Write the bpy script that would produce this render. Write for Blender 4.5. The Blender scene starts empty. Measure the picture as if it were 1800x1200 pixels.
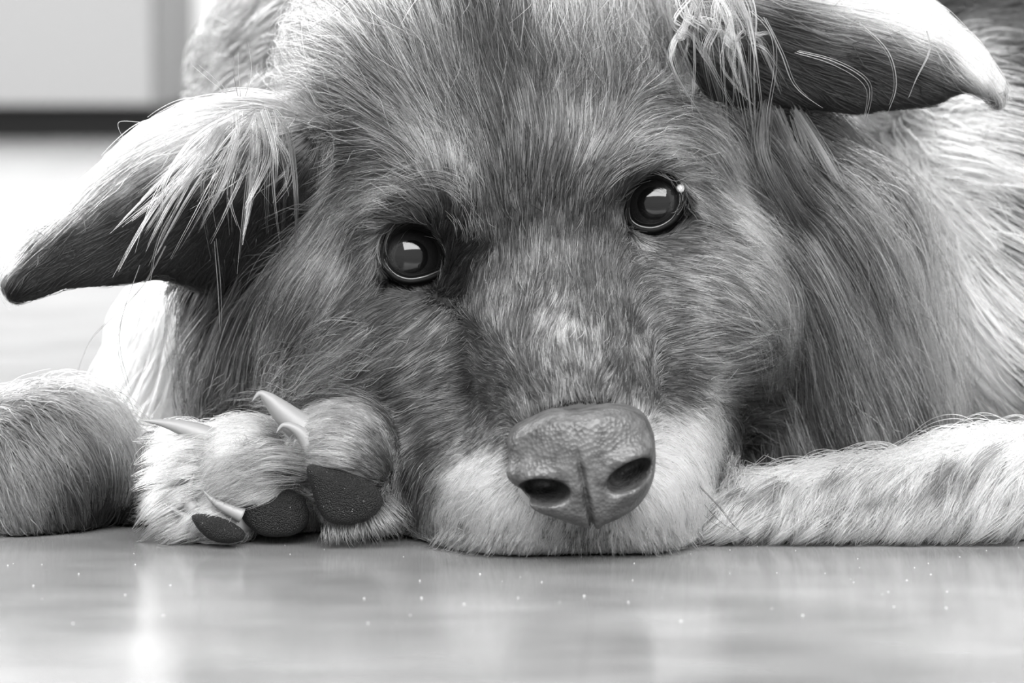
import bpy, math, time
import numpy as np
from mathutils import Vector
from mathutils.bvhtree import BVHTree
T0 = time.time()
sc = bpy.context.scene
COL = sc.collection
rng = np.random.default_rng(7)

# ------------------------------------------------------------------ camera
CAM = np.array([0.0, -100.0, 15.0])            # everything below is laid out in centimetres
FPX = 6200.0
PITCH = math.radians(5.25)
FW = np.array([0.0, math.cos(PITCH), -math.sin(PITCH)])
UP = np.array([0.0, math.sin(PITCH), math.cos(PITCH)])
cam = bpy.data.cameras.new('camera'); camo = bpy.data.objects.new('camera', cam); COL.objects.link(camo)
camo.location = CAM * .01
camo.rotation_euler = (math.pi / 2 - PITCH, 0, 0)
cam.sensor_width = 36.0; cam.lens = 36.0 * FPX / 1800.0
cam.clip_start = .01
cam.dof.use_dof = True; cam.dof.focus_distance = 1.008; cam.dof.aperture_fstop = 15.0; cam.dof.aperture_blades = 0
sc.camera = camo

# ------------------------------------------------------------------ world, lights, exposure
sc.view_settings.view_transform = 'Standard'; sc.view_settings.look = 'None'
sc.view_settings.gamma = 1.0; sc.view_settings.use_curve_mapping = False
sc.view_settings.exposure = 0.35
w = bpy.data.worlds.new('world'); sc.world = w; w.use_nodes = True
w.node_tree.nodes['Background'].inputs[0].default_value = (1, 1, 1, 1)
w.node_tree.nodes['Background'].inputs[1].default_value = .78
sc.cycles.max_bounces = 7; sc.cycles.transmission_bounces = 7; sc.cycles.adaptive_threshold = .03

def area(name, loc, target, sx, sy, power):
    l = bpy.data.lights.new(name, 'AREA'); l.shape = 'RECTANGLE'; l.size = sx; l.size_y = sy; l.energy = power
    o = bpy.data.objects.new(name, l); COL.objects.link(o); o.location = loc
    d = Vector(target) - Vector(loc); o.rotation_euler = d.to_track_quat('-Z', 'Y').to_euler()
    return o
area('window_or_added_light', (-.6, 1.9, 1.9), (-.6, 1.8, .0), 3.2, 2.2, 125)      # high window behind the dog
area('window_or_added_light', (.2, -1.3, 1.15), (0, .0, .05), 2.3, 1.15, 92)      # window above and behind the camera

sl = area('window_or_added_light', (-1.7, 1.9, .9), (-.45, 1.9, .0), 2.4, 1.0, 80)       # added side light, no window, brightens the floor behind the dog
sl.data.spread = math.radians(75)

# ------------------------------------------------------------------ helpers
def ray(px, py):
    r = np.array([1.0, 0, 0])
    d = FW * FPX + r * (px - 900.0) + UP * (600.0 - py)
    return d / d[1]
def W(px, py, Y):
    return CAM + ray(px, py) * (Y + 100.0)
def proj(P):
    v = P - CAM
    z = v @ FW
    return 900 + FPX * v[..., 0] / z, 600 - FPX * (v @ UP) / z

def mat(name, col, rough=.6, spec=.5, sss=0, coat=0):
    m = bpy.data.materials.new(name); m.use_nodes = True
    b = m.node_tree.nodes['Principled BSDF']
    b.inputs['Base Color'].default_value = (col, col, col, 1)
    b.inputs['Roughness'].default_value = rough
    b.inputs['Specular IOR Level'].default_value = spec
    b.inputs['Coat Weight'].default_value = coat
    b.inputs['Coat Roughness'].default_value = .03
    if sss:
        b.inputs['Subsurface Weight'].default_value = sss
        b.inputs['Subsurface Radius'].default_value = (1, 1, 1)
        b.inputs['Subsurface Scale'].default_value = .002
    return m

def mesh_obj(name, verts, faces, m, parent=None, smooth=True):
    me = bpy.data.meshes.new(name)
    me.from_pydata((np.asarray(verts) * .01).tolist(), [], faces.tolist() if hasattr(faces, 'tolist') else faces)
    if smooth: me.polygons.foreach_set('use_smooth', np.ones(len(me.polygons), bool))
    me.update()
    if m: me.materials.append(m)
    o = bpy.data.objects.new(name, me); COL.objects.link(o)
    if parent: o.parent = parent
    return o

def cr_curve(pts, n):
    pts = np.asarray(pts, float); m = len(pts); t = np.linspace(0, m - 1, n); i = np.clip(t.astype(int), 0, m - 2); u = (t - i)[:, None]
    p0 = pts[np.clip(i - 1, 0, m - 1)]; p1 = pts[i]; p2 = pts[i + 1]; p3 = pts[np.clip(i + 2, 0, m - 1)]
    return .5 * ((2*p1) + (-p0+p2)*u + (2*p0-5*p1+4*p2-p3)*u*u + (-p0+3*p1-3*p2+p3)*u**3)
# ---- signed distance pieces
def smin(a, b, k):
    h = np.clip(.5 + .5 * (b - a) / k, 0, 1)
    return b + (a - b) * h - k * h * (1 - h)
def smax(a, b, k): return -smin(-a, -b, k)
def ell(P, c, r, A=None):
    q = P - c
    if A is not None: q = q @ A.T
    r = np.asarray(r, np.float32)
    k0 = np.sqrt(((q / r) ** 2).sum(-1)); k1 = np.sqrt(((q / (r * r)) ** 2).sum(-1)) + 1e-6
    return k0 * (k0 - 1) / k1
def cap(P, a, b, ra, rb):
    ba = b - a; pa = P - a
    h = np.clip((pa @ ba) / (ba @ ba), 0, 1)
    return np.sqrt(((pa - h[..., None] * ba) ** 2).sum(-1)) - (ra + (rb - ra) * h)
def polysdf(x, y, poly):
    n = len(poly); d = np.full(x.shape, 1e9, np.float32); s = np.ones(x.shape, np.float32)
    for i in range(n):
        a = poly[i]; b = poly[i - 1]
        ex, ey = b[0] - a[0], b[1] - a[1]; wx, wy = x - a[0], y - a[1]
        t = np.clip((wx * ex + wy * ey) / (ex * ex + ey * ey), 0, 1)
        d = np.minimum(d, (wx - ex * t) ** 2 + (wy - ey * t) ** 2)
        c1 = y >= a[1]; c2 = y < b[1]; c3 = ex * wy > ey * wx
        flip = (c1 & c2 & c3) | (~c1 & ~c2 & ~c3)
        s = np.where(flip, -s, s)
    return s * np.sqrt(d)

def surface_nets(V, X, Y, Z):
    nx, ny, nz = V.shape
    ins = V < 0
    c = [ins[i:nx-1+i, j:ny-1+j, k:nz-1+k] for i in (0, 1) for j in (0, 1) for k in (0, 1)]
    s = np.zeros(c[0].shape, np.int8)
    for q in c: s += q
    act = (s > 0) & (s < 8)
    I = np.argwhere(act)
    idx = -np.ones(act.shape, np.int64); idx[act] = np.arange(len(I))
    acc = np.zeros((len(I), 3)); cnt = np.zeros(len(I))
    offs = [(i, j, k) for i in (0, 1) for j in (0, 1) for k in (0, 1)]
    for a in offs:
        for ax in range(3):
            if a[ax]: continue
            b = list(a); b[ax] = 1
            va = V[I[:, 0]+a[0], I[:, 1]+a[1], I[:, 2]+a[2]]; vb = V[I[:, 0]+b[0], I[:, 1]+b[1], I[:, 2]+b[2]]
            m = (va < 0) != (vb < 0)
            t = np.where(m, va / np.where(m, va - vb, 1), 0)
            p = np.tile(np.array(a, float), (len(I), 1)); p[:, ax] += t
            acc[m] += p[m]; cnt[m] += 1
    g = I + acc / cnt[:, None]
    verts = np.stack([np.interp(g[:, 0], np.arange(nx), X), np.interp(g[:, 1], np.arange(ny), Y), np.interp(g[:, 2], np.arange(nz), Z)], 1)
    faces = []
    for ax in range(3):
        o1, o2 = [(1, 2), (2, 0), (0, 1)][ax]
        sl0 = [slice(1, -1)] * 3; sl1 = [slice(1, -1)] * 3
        sl0[ax] = slice(0, -1); sl1[ax] = slice(1, None)
        A = ins[tuple(sl0)]; B = ins[tuple(sl1)]
        E = np.argwhere(A != B)
        base = E.copy(); 
        for q in range(3):
            if q != ax: base[:, q] += 1
        def cell(d1, d2):
            r = base.copy(); r[:, o1] -= d1; r[:, o2] -= d2
            return idx[r[:, 0], r[:, 1], r[:, 2]]
        Q = np.stack([cell(1, 1), cell(0, 1), cell(0, 0), cell(1, 0)], 1)
        flip = ~A[E[:, 0], E[:, 1], E[:, 2]]
        Q[flip] = Q[flip][:, ::-1]
        faces.append(Q[(Q >= 0).all(1)])
    return verts, np.concatenate(faces)

# ------------------------------------------------------------------ dog: body volume
ROLL = math.radians(12.6)
HR = np.array([math.cos(ROLL), 0, math.sin(ROLL)]); HU = np.array([-math.sin(ROLL), 0, math.cos(ROLL)]); HF = np.array([0, -1.0, 0])
HM = np.stack([HR, HF, HU])                      # rows: head right, forward, up
S = {}                                           # region -> list of (fn)
EYES = []                                        # filled below
EYE_L = W(725, 447, 2.3); EYE_R = W(1146, 355, 2.6)

def head_sdf(P):
    d = ell(P, W(850, 225, 9.5), (6.0, 7.6, 6.5), HM)
    def add(q, k): 
        nonlocal d
        d = smin(d, q, k)
    add(ell(P, W(930, 330, 4.6), (4.7, 4.0, 3.8), HM), 1.5)            # forehead
    add(cap(P, W(945, 470, 4.0), W(1010, 760, -1.6), 3.0, 2.3), 1.6)   # bridge
    add(ell(P, W(745, 375, 4.3), (2.4, 2.5, 1.5), HM), .9)             # brows
    add(ell(P, W(1110, 290, 4.5), (2.4, 2.5, 1.5), HM), .9)
    add(ell(P, W(645, 590, 7.0), (3.1, 4.6, 4.2), HM), 1.6)            # cheeks
    add(ell(P, W(1205, 500, 7.2), (3.2, 4.6, 4.6), HM), 1.6)
    add(ell(P, W(760, 640, 3.5), (2.6, 3.0, 2.4), HM), 1.2)            # under the eyes
    add(ell(P, W(1190, 540, 3.8), (2.6, 3.0, 2.4), HM), 1.2)
    add(ell(P, W(930, 850, .6), (2.9, 4.0, 2.5), HM), 1.0)             # lips
    add(ell(P, W(1115, 835, .6), (2.05, 4.0, 2.5), HM), .8)
    add(ell(P, W(1035, 885, .9), (2.4, 3.6, 1.9), HM), .8)
    add(ell(P, W(850, 850, 1.8), (2.0, 3.4, 2.0), HM), .9)
    add(ell(P, W(800, 800, 3.2), (2.6, 3.5, 2.6), HM), 1.0)
    add(ell(P, W(1160, 740, 4.4), (1.9, 4.5, 3.0), HM), 1.0)
    for e in (EYE_L, EYE_R):                                           # eye sockets
        d = smax(d, -(np.sqrt(((P - e - np.array([0, .1, 0])) ** 2).sum(-1)) - 1.28), .35)
        d = smax(d, -ell(P, e + np.array([0, -1.4, 0]), (1.05, 1.2, .8), HM), .5)
    return d

def ear_sdf(P, poly, Yc, slope, tfun, Yref):
    # polygon given at depth Yref; awning-like sheet: top edge forward, lower edge back, gently cupped
    s = (P[..., 1] + 100) / (Yref + 100)
    x = P[..., 0]; z = P[..., 2]
    d2 = polysdf(x.astype(np.float32), z.astype(np.float32), poly)
    mid = Yc(x, z)
    dy = np.abs(P[..., 1] - mid) - tfun(d2)
    return smax(dy * .8, d2, .5)
def pix_poly(pts, Y):
    return [(float(W(a, b, Y)[0]), float(W(a, b, Y)[2])) for a, b in pts]
EARL = pix_poly([(560,230),(500,180),(420,172),(330,190),(255,225),(165,305),(80,385),(10,450),(0,492),(20,528),(70,522),(110,505),(190,502),(280,490),(350,520),(450,500),(540,420)], 3.5)
EARR = pix_poly([(1185,60),(1180,-60),(1340,-110),(1520,-70),(1640,10),(1730,90),(1768,150),(1755,180),(1715,165),(1690,152),(1640,182),(1510,200),(1440,190),(1340,190),(1240,160)], 5.5)
def polyline_y(pts, Y):
    p = sorted(pix_poly(pts, Y)); return np.array([q[0] for q in p]), np.array([q[1] for q in p])
TL = polyline_y([(560,180),(420,172),(330,190),(255,225),(165,305),(80,385),(0,455)], 3.5)
TR = polyline_y([(1185,-60),(1340,-110),(1520,-70),(1640,10),(1730,90),(1780,160)], 5.5)
def ycl(x, z):
    t = np.interp(x, TL[0], TL[1]) - z          # distance below the upper rim
    return 2.6 + .55 * t + 1.6 * np.exp(-(t / .9) ** 2) * 1.0 + .03 * (x + 10) ** 2 * .3
def ycr(x, z):
    t = np.interp(x, TR[0], TR[1]) - z
    return 4.2 + .5 * t + 1.8 * np.exp(-(t / .9) ** 2)
def earl_sdf(P): return ear_sdf(P, EARL, ycl, 0, lambda d: .42 + 0 * d, 3.5)
def earr_sdf(P): return ear_sdf(P, EARR, ycr, 0, lambda d: .42 + 0 * d, 5.5)

def ruffl_sdf(P): # cheek mane left
    return smin(ell(P, W(505, 470, 8.5), (1.9, 3.5, 3.6)), ell(P, W(440, 640, 8.5), (1.0, 2.4, 2.4)), 1.0)
def ruffr_sdf(P):
    d = cap(P, W(1320, 290, 8.6), W(1400, 440, 8.0), 1.7, 2.7)
    d = smin(d, cap(P, W(1400, 420, 8.0), W(1480, 720, 8.5), 2.6, 2.6), 1.0)
    return smin(d, cap(P, W(1340, 560, 7.5), W(1400, 780, 8.0), 2.2, 1.8), 1.0)
def chest_sdf(P):
    d = cap(P, W(330, 600, 15), W(300, 800, 14), 2.2, 2.6)
    return smin(d, ell(P, W(900, 560, 22), (10, 11, 8.5)), 2.5)
def body_sdf(P):
    d = ell(P, W(1000, 300, 30), (13.5, 16, 12.5))
    d = smin(d, ell(P, W(640, 280, 27), (5.0, 12, 8)), 3)
    d = smin(d, ell(P, W(1760, 480, 22), (6.5, 12, 8.5)), 2.5)
    d = smin(d, ell(P, W(1850, 230, 36), (9, 15, 12)), 3)
    return smin(d, ell(P, np.array([6., 60, 8.0]), (13, 28, 9.5)), 4)
def legl_sdf(P):
    d = cap(P, W(-330, 850, 5.5), W(40, 838, 3.2), 2.6, 2.0)
    d = smin(d, ell(P, W(108, 795, 3.4), (1.8, 2.0, 1.8)), 1.0)
    d = smin(d, cap(P, W(50, 870, 3.0), W(95, 890, 3.2), 1.5, 1.0), .8)
    return smin(d, cap(P, W(180, 860, 4.8), W(470, 850, 3.5), 1.3, 1.5), .6)
def legr_sdf(P):
    d = cap(P, W(1180, 912, 1.9), W(1480, 890, 1.3), .65, .88)
    d = smin(d, cap(P, W(1480, 890, 1.3), W(1720, 872, 1.8), .88, 1.22), .6)
    return smin(d, cap(P, W(1720, 872, 1.8), W(2200, 820, 7), 1.22, 2.3), .8)
def paw_sdf(P):
    d = ell(P, W(612, 805, .6), (1.40, 1.9, 1.55))
    d = smin(d, ell(P, W(568, 768, .9), (.85, 1.4, .75)), .4)
    d = smin(d, ell(P, W(440, 830, 1.0), (1.40, 1.9, 1.38)), .04)
    d = smin(d, ell(P, W(393, 908, .7), (1.0, 1.5, .78)), .08)
    d = smin(d, ell(P, W(338, 812, 1.6), (.85, 1.2, .9)), .3)
    d = smin(d, ell(P, W(335, 890, 1.6), (.65, 1.1, .8)), .3)
    d = smin(d, ell(P, W(640, 880, 1.0), (1.2, 1.6, .9)), .3)
    return smin(d, ell(P, W(480, 850, 3.2), (3.0, 2.2, 1.7)), .6)

REG = [('head', head_sdf, 0), ('earl', earl_sdf, .5), ('earr', earr_sdf, .5), ('ruffl', ruffl_sdf, .8), ('ruffr', ruffr_sdf, .8),
       ('chest', chest_sdf, 1.0), ('body', body_sdf, 2.0), ('legl', legl_sdf, .5), ('legr', legr_sdf, .5), ('paw', paw_sdf, .3)]
RN = [r[0] for r in REG]
gx = np.arange(-24, 27, .22); gy = np.concatenate([np.arange(-6, 14, .22), 14 + np.cumsum(np.linspace(.25, 1.6, 85))]); gz = np.arange(-.6, 25, .22)
G = np.empty((len(gx), len(gy), len(gz)), np.float32)
for j0 in range(0, len(gy), 12):
    sl = slice(j0, j0 + 12)
    P = np.stack(np.meshgrid(gx, gy[sl], gz, indexing='ij'), -1).astype(np.float32)
    d = None
    for n, f, k in REG:
        q = f(P)
        d = q if d is None else smin(d, q, k)
    G[:, sl] = smax(d, .12 - P[..., 2], .3)       # everything rests on the floor
G[0] = G[-1] = np.abs(G[0]) + .1; G[:, 0] = 1; G[:, -1] = 1; G[:, :, 0] = 1; G[:, :, -1] = np.abs(G[:, :, -1]) + .1
print('sdf', G.shape, time.time() - T0)
BV, BF = surface_nets(G, gx, gy, gz)
print('nets', len(BV), time.time() - T0)

def trilin(P):
    ix = np.clip(np.interp(P[:, 0], gx, np.arange(len(gx))), 0, len(gx) - 1.001)
    iy = np.clip(np.interp(P[:, 1], gy, np.arange(len(gy))), 0, len(gy) - 1.001)
    iz = np.clip(np.interp(P[:, 2], gz, np.arange(len(gz))), 0, len(gz) - 1.001)
    i, j, k = ix.astype(int), iy.astype(int), iz.astype(int)
    u, v, t = ix - i, iy - j, iz - k
    r = 0
    for a, wa in ((0, 1 - u), (1, u)):
        for b, wb in ((0, 1 - v), (1, v)):
            for c, wc in ((0, 1 - t), (1, t)):
                r = r + G[i + a, j + b, k + c] * wa * wb * wc
    return r
def grad(P, e=.15):
    g = np.stack([trilin(P + np.eye(3)[a] * e) - trilin(P - np.eye(3)[a] * e) for a in range(3)], 1)
    return g / (np.linalg.norm(g, axis=1, keepdims=True) + 1e-9)

# ------------------------------------------------------------------ materials
def fur_material(name, rough=.35, radial=.5):
    m = bpy.data.materials.new(name); m.use_nodes = True; nt = m.node_tree; nt.nodes.clear()
    out = nt.nodes.new('ShaderNodeOutputMaterial'); at = nt.nodes.new('ShaderNodeAttribute'); at.attribute_name = 'shade'
    h = nt.nodes.new('ShaderNodeBsdfHairPrincipled'); h.model = 'CHIANG'; h.parametrization = 'COLOR'
    h.inputs['Roughness'].default_value = rough; h.inputs['Radial Roughness'].default_value = radial
    h.inputs['Coat'].default_value = .0; h.inputs['IOR'].default_value = 1.5
    nt.links.new(at.outputs['Color'], h.inputs['Color']); nt.links.new(h.outputs[0], out.inputs[0])
    return m
FUR = fur_material('fur')
SKIN = mat('dog_skin', .12, .8, .2)
_n = SKIN.node_tree; _a = _n.nodes.new('ShaderNodeAttribute'); _a.attribute_name = 'shade'; _n.links.new(_a.outputs['Color'], _n.nodes['Principled BSDF'].inputs['Base Color'])

dog = mesh_obj('dog', BV, BF, SKIN)
at_ = dog.data.attributes.new('shade', 'FLOAT', 'POINT')
dog['label'] = 'long-haired dog lying with its chin on the shiny floor, one paw beside its muzzle'
dog['category'] = 'dog'

# ------------------------------------------------------------------ roots
tri = np.concatenate([BF[:, [0, 1, 2]], BF[:, [0, 2, 3]]])
ta, tb, tc = BV[tri[:, 0]], BV[tri[:, 1]], BV[tri[:, 2]]
tn = np.cross(tb - ta, tc - ta); tarea = np.linalg.norm(tn, axis=1) / 2; tn = tn / (2 * tarea[:, None] + 1e-12)
tcen = (ta + tb + tc) / 3
def region_of(P):
    D = np.stack([f(P.astype(np.float32)) for _, f, _ in REG], 1)
    return D.argmin(1)
treg = region_of(tcen)
view = CAM - tcen; view /= np.linalg.norm(view, axis=1, keepdims=True)
facing = (tn * view).sum(1)
tpx, tpy = proj(tcen)
inframe = (tpx > -120) & (tpx < 1920) & (tpy > -120) & (tpy < 1100)
bvh = BVHTree.FromPolygons(BV.tolist(), BF.tolist())

def hit(px, py):
    d = ray(px, py)
    r = bvh.ray_cast(Vector(CAM), Vector(d / np.linalg.norm(d)))
    return np.array(r[0]) if r[0] is not None else None

DENS = dict(head=800, earl=520, earr=520, ruffl=420, ruffr=420, chest=150, body=60, legl=350, legr=480, paw=800)

# guide tables: px, py, depth(None = on the surface), dx, dy, length cm, shade
GUIDES = {}
GUIDES['head'] = [  # crown runs paler: its backlit glow is put into the fur colour
 (1000,705,0,-1,.35,.44),(940,690,-.6,-1,.4,.36),(1090,680,.6,-1,.4,.36),(990,610,0,-1,.5,.50),(985,570,0,-1,.5,.48),(960,650,-.1,-1,.4,.50),
 (900,560,-.3,-1,.6,.38),(1080,540,.3,-1,.6,.40),(960,480,0,-1,.7,.40),(880,430,-.15,-1,.8,.28),(1010,400,.1,-1,.9,.28),
 (930,330,0,-1,1.1,.30),(930,250,-.05,-1,1.4,.34),(890,150,-.2,-1,1.8,.26),(870,110,-.2,-1,1.9,.26),(950,60,0,-1,2.2,.62),(960,0,0,-1,2.4,.75),
 (1000,260,.15,-1,1.4,.36),(1030,290,.3,-1,1.3,.58),(1060,200,.3,-1,1.7,.42),(1120,150,.55,-.9,1.9,.42),(1160,90,.8,-.6,2.2,.44),(1060,60,.3,-1,2.3,.62),(1130,20,.5,-.8,2.4,.66),
 (840,260,-.35,-1,1.5,.38),(810,200,-.45,-.9,1.7,.42),(760,140,-.5,-.9,2.0,.50),(720,60,-.5,-.9,2.3,.68),(820,50,-.25,-1,2.3,.62),(640,60,-.8,-.6,2.4,.60),(600,120,-1,-.3,2.3,.56),
 (700,200,-.8,-.6,1.9,.42),(640,220,-1,-.1,2.0,.42),(580,240,-1,.3,2.2,.42),(770,290,-.6,-.8,1.3,.52),(800,330,-.3,-1,.9,.58),(810,380,.1,-1,.7,.36),
 (720,280,-.95,-.3,1.5,.46),(660,300,-1,.2,1.7,.46),(600,330,-.8,.6,1.8,.46),(560,390,-.6,.9,1.9,.42),
 (760,345,-.8,-.5,.9,.52),(720,345,-1,-.2,1.0,.62),(670,365,-1,.3,1.2,.56),(630,410,-.7,.8,1.4,.58),(600,470,-.4,1,1.6,.44),(560,520,-.6,.9,2.0,.36),
 (790,420,.4,-.7,.5,.26),(820,450,.6,-.3,.5,.32),(800,500,.3,-.1,.5,.32),(840,500,.1,-1,.5,.36),
 (650,450,-.4,.8,1.0,.30),(660,520,-.8,.6,.9,.30),(720,515,-.5,.8,.5,.36),(700,540,-.7,.6,.7,.32),(770,560,-.5,.7,.6,.36),(740,620,-.7,.5,.9,.42),
 (640,590,-1,.3,1.6,.52),(580,620,-1,.25,2.0,.55),(530,680,-1,.5,2.2,.50),(500,600,-.6,.8,2.4,.40),(650,680,-1,.35,1.3,.42),(620,720,-1,.5,1.4,.34),(720,690,-.9,.4,.9,.38),
 (800,640,-.8,.4,.5,.36),(860,620,-.6,-.3,.45,.36),(820,700,-1,.3,.4,.34),(880,700,-.8,-.3,.35,.34),(860,760,-1,.2,.35,.38),(780,780,-1,.4,.5,.34),(740,850,-.8,.8,.7,.34),
 (860,810,-.9,.5,.35,.70),(820,860,-.8,.7,.45,.84),(790,900,-.7,.8,.55,.72),(860,910,-.5,1,.5,.92),(930,920,-.3,1,.45,.86),(1000,950,-.1,1,.4,.70),(1050,955,0,1,.4,.66),(1120,930,.3,1,.45,.84),
 (1180,900,.6,.9,.5,.92),(1215,830,.9,.5,.55,.95),(1195,770,1,.1,.5,.94),(1175,740,.9,-.2,.4,.84),(1240,760,1,.3,.7,.86),(1235,690,1,.1,.7,.72),(1140,690,.8,-.6,.35,.32),(1170,660,.8,-.3,.4,.36),
 (1130,600,.6,-.7,.5,.40),(1180,590,.9,-.2,.6,.46),(1100,470,.4,-.5,.6,.30),(1050,450,.2,-1,.7,.32),(1110,430,-.2,.6,.4,.50),(1085,400,.2,-.8,.5,.26),
 (1070,350,.2,-1,.7,.30),(1060,300,.5,-.9,.9,.40),(1090,280,.8,-.7,.9,.56),(1130,265,1,-.3,1.0,.58),(1180,275,1,.1,1.0,.62),(1100,230,.8,-.6,1.3,.46),(1160,210,1,-.2,1.5,.46),
 (1230,230,1,.4,1.7,.50),(1240,300,1,.6,1.4,.64),(1270,370,.9,.7,1.5,.66),(1220,390,1,.3,.8,.40),(1190,420,1,.2,.6,.38),(1130,430,.9,.4,.4,.48),(1150,470,1,.3,.6,.42),
 (1250,450,1,.2,1.0,.56),(1210,520,1,.3,.9,.50),(1300,480,1,.35,1.6,.60),(1280,560,1,.3,1.4,.58),(1200,640,1,.2,.8,.50),(1270,640,1,.25,1.2,.58),(1340,560,.9,.6,2.0,.56),(1350,430,.7,.9,2.0,.46),
 (1340,660,.9,.4,1.6,.28),(1310,700,1,.3,1.3,.34),(1310,760,1,.2,1.3,.46),(1350,740,.9,.4,1.6,.30),(1280,800,.9,.4,1.2,.36),(1380,640,.6,1,2.2,.50)]
GUIDES['earl'] = [  # pale rim fur; backlight on it and shade inside are painted too
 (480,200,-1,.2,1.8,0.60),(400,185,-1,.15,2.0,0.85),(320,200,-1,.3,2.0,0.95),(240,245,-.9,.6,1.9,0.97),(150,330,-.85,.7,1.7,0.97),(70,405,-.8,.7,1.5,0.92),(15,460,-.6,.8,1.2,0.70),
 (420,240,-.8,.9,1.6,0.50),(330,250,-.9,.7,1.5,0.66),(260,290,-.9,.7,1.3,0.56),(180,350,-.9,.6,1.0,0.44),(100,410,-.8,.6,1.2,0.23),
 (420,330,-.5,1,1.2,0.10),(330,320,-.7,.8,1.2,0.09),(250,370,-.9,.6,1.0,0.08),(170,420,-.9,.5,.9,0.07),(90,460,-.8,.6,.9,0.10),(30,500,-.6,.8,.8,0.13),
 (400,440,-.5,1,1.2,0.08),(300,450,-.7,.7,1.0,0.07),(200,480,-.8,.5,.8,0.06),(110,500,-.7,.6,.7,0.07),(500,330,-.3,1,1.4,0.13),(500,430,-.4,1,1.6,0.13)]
GUIDES['earr'] = [(1500,15,1,.2,2,0.95),(1600,45,.95,.4,1.6,.80),(1690,95,.8,.6,1.3,.72),(1742,145,.6,.9,1.2,.6),(1420,-5,1,.1,2,0.90),  # right ear likewise: rim light and inner shade held in the fur colour
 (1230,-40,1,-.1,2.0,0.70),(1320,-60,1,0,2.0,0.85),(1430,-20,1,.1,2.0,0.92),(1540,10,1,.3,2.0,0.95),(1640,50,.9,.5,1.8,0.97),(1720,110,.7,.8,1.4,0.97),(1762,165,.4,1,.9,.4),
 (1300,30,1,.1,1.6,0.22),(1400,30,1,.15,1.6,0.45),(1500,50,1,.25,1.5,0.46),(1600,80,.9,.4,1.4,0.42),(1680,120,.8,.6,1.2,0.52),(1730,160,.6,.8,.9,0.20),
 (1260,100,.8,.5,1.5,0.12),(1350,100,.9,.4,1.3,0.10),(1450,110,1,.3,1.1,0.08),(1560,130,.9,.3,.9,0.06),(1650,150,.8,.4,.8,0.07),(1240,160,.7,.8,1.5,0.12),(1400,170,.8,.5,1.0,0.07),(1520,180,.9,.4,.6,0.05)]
GUIDES['ruffl'] = [
 (520,360,-.3,1,2.5,.12),(470,380,-.35,1,2.8,.13),(430,440,-.4,1,3.0,.20),(520,460,-.4,1,2.8,.18),(380,520,-.5,1,3.4,.34),(460,540,-.45,1,3.4,.32),(530,560,-.5,.9,3.0,.34),
 (330,600,-.25,1,3.0,.36),(400,640,-.25,1,3.0,.30),(470,660,-.5,1,2.6,.30),(350,700,-.2,1,2.2,.34),(420,720,-.2,1,2.0,.22)]
GUIDES['ruffr'] = [
 (1240,110,.4,1,2.6,.24),(1290,220,.45,1,3.2,.18),(1330,150,.5,1,3.0,.26),(1340,320,.5,1,3.4,.28),(1290,330,.5,1,2.4,.26),(1400,260,.6,1,3.4,.42),(1430,370,.6,1,3.6,.52),(1380,460,.45,1,3.4,.42),
 (1480,450,.55,1,3.6,.56),(1430,560,.45,1,3.4,.40),(1530,560,.45,1,3.4,.56),(1370,600,.7,1,2.6,.52),(1480,640,.45,1,3.2,.56),(1560,650,.35,1,3.0,.58),(1400,690,.45,1,2.6,.58),(1440,760,.4,1,2.2,.50),(1350,760,.4,1,2.0,.42),(1540,740,.4,1,2.2,.60)]
GUIDES['chest'] = [(300,560,-.2,1,3.0,.95),(340,700,-.1,1,3.0,.95),(280,700,-.3,1,3,.95),(1500,700,.5,1,3,.8)]
GUIDES['body'] = [
 (420,60,-1,-.3,2.5,.50),(500,30,-1,-.1,2.5,.36),(430,130,-1,.1,2.5,.48),(560,60,-1,-.3,2.5,.34),(520,120,-1,.2,2.5,.48),
 (1540,230,.7,.8,3,.50),(1500,290,.7,.8,3,.66),(1570,290,.7,.8,3,.74),(1650,240,.8,.5,3,.70),(1720,300,.9,.5,3,.76),(1660,330,.9,.5,3,.84),(1600,450,.6,1,3.5,.94),(1560,400,.6,1,3.5,.92),(1650,430,.7,.8,3.5,.92),(1750,420,.9,.5,3,.52),(1650,560,.7,.9,3.5,.90),(1750,560,.9,.6,3.5,.66),(1760,640,.8,.9,3,.50),(1680,680,.6,1,3,.68),(1790,330,.8,.6,3,.40),
 (1700,10,.8,.6,2.5,.10),(1640,-30,.8,.6,2.5,.10),(1760,50,.8,.6,2.5,.10),(1790,60,.8,.6,2.5,.10),(1795,160,.8,.8,2.5,.14),(1790,230,.8,.8,2.5,.30)]
GUIDES['legl'] = [(20,700,.7,.4,1.4,0.47),(90,670,.7,.4,1.6,0.55),(140,680,.8,.6,1.8,0.62),(190,730,.6,1,1.8,0.52),(60,760,.5,.9,1.4,0.49),(20,860,.3,1,1.4,0.55),(120,780,.5,.9,1.6,0.44),(100,900,.3,1,1.2,0.34),(170,850,.5,1,1.2,0.14),(30,930,.2,1,1.0,0.34),(200,870,-.5,.5,1,0.06),(300,850,-.5,.5,1,0.06)]  # near-black right end paints the shaded gap between leg and paw
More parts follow.
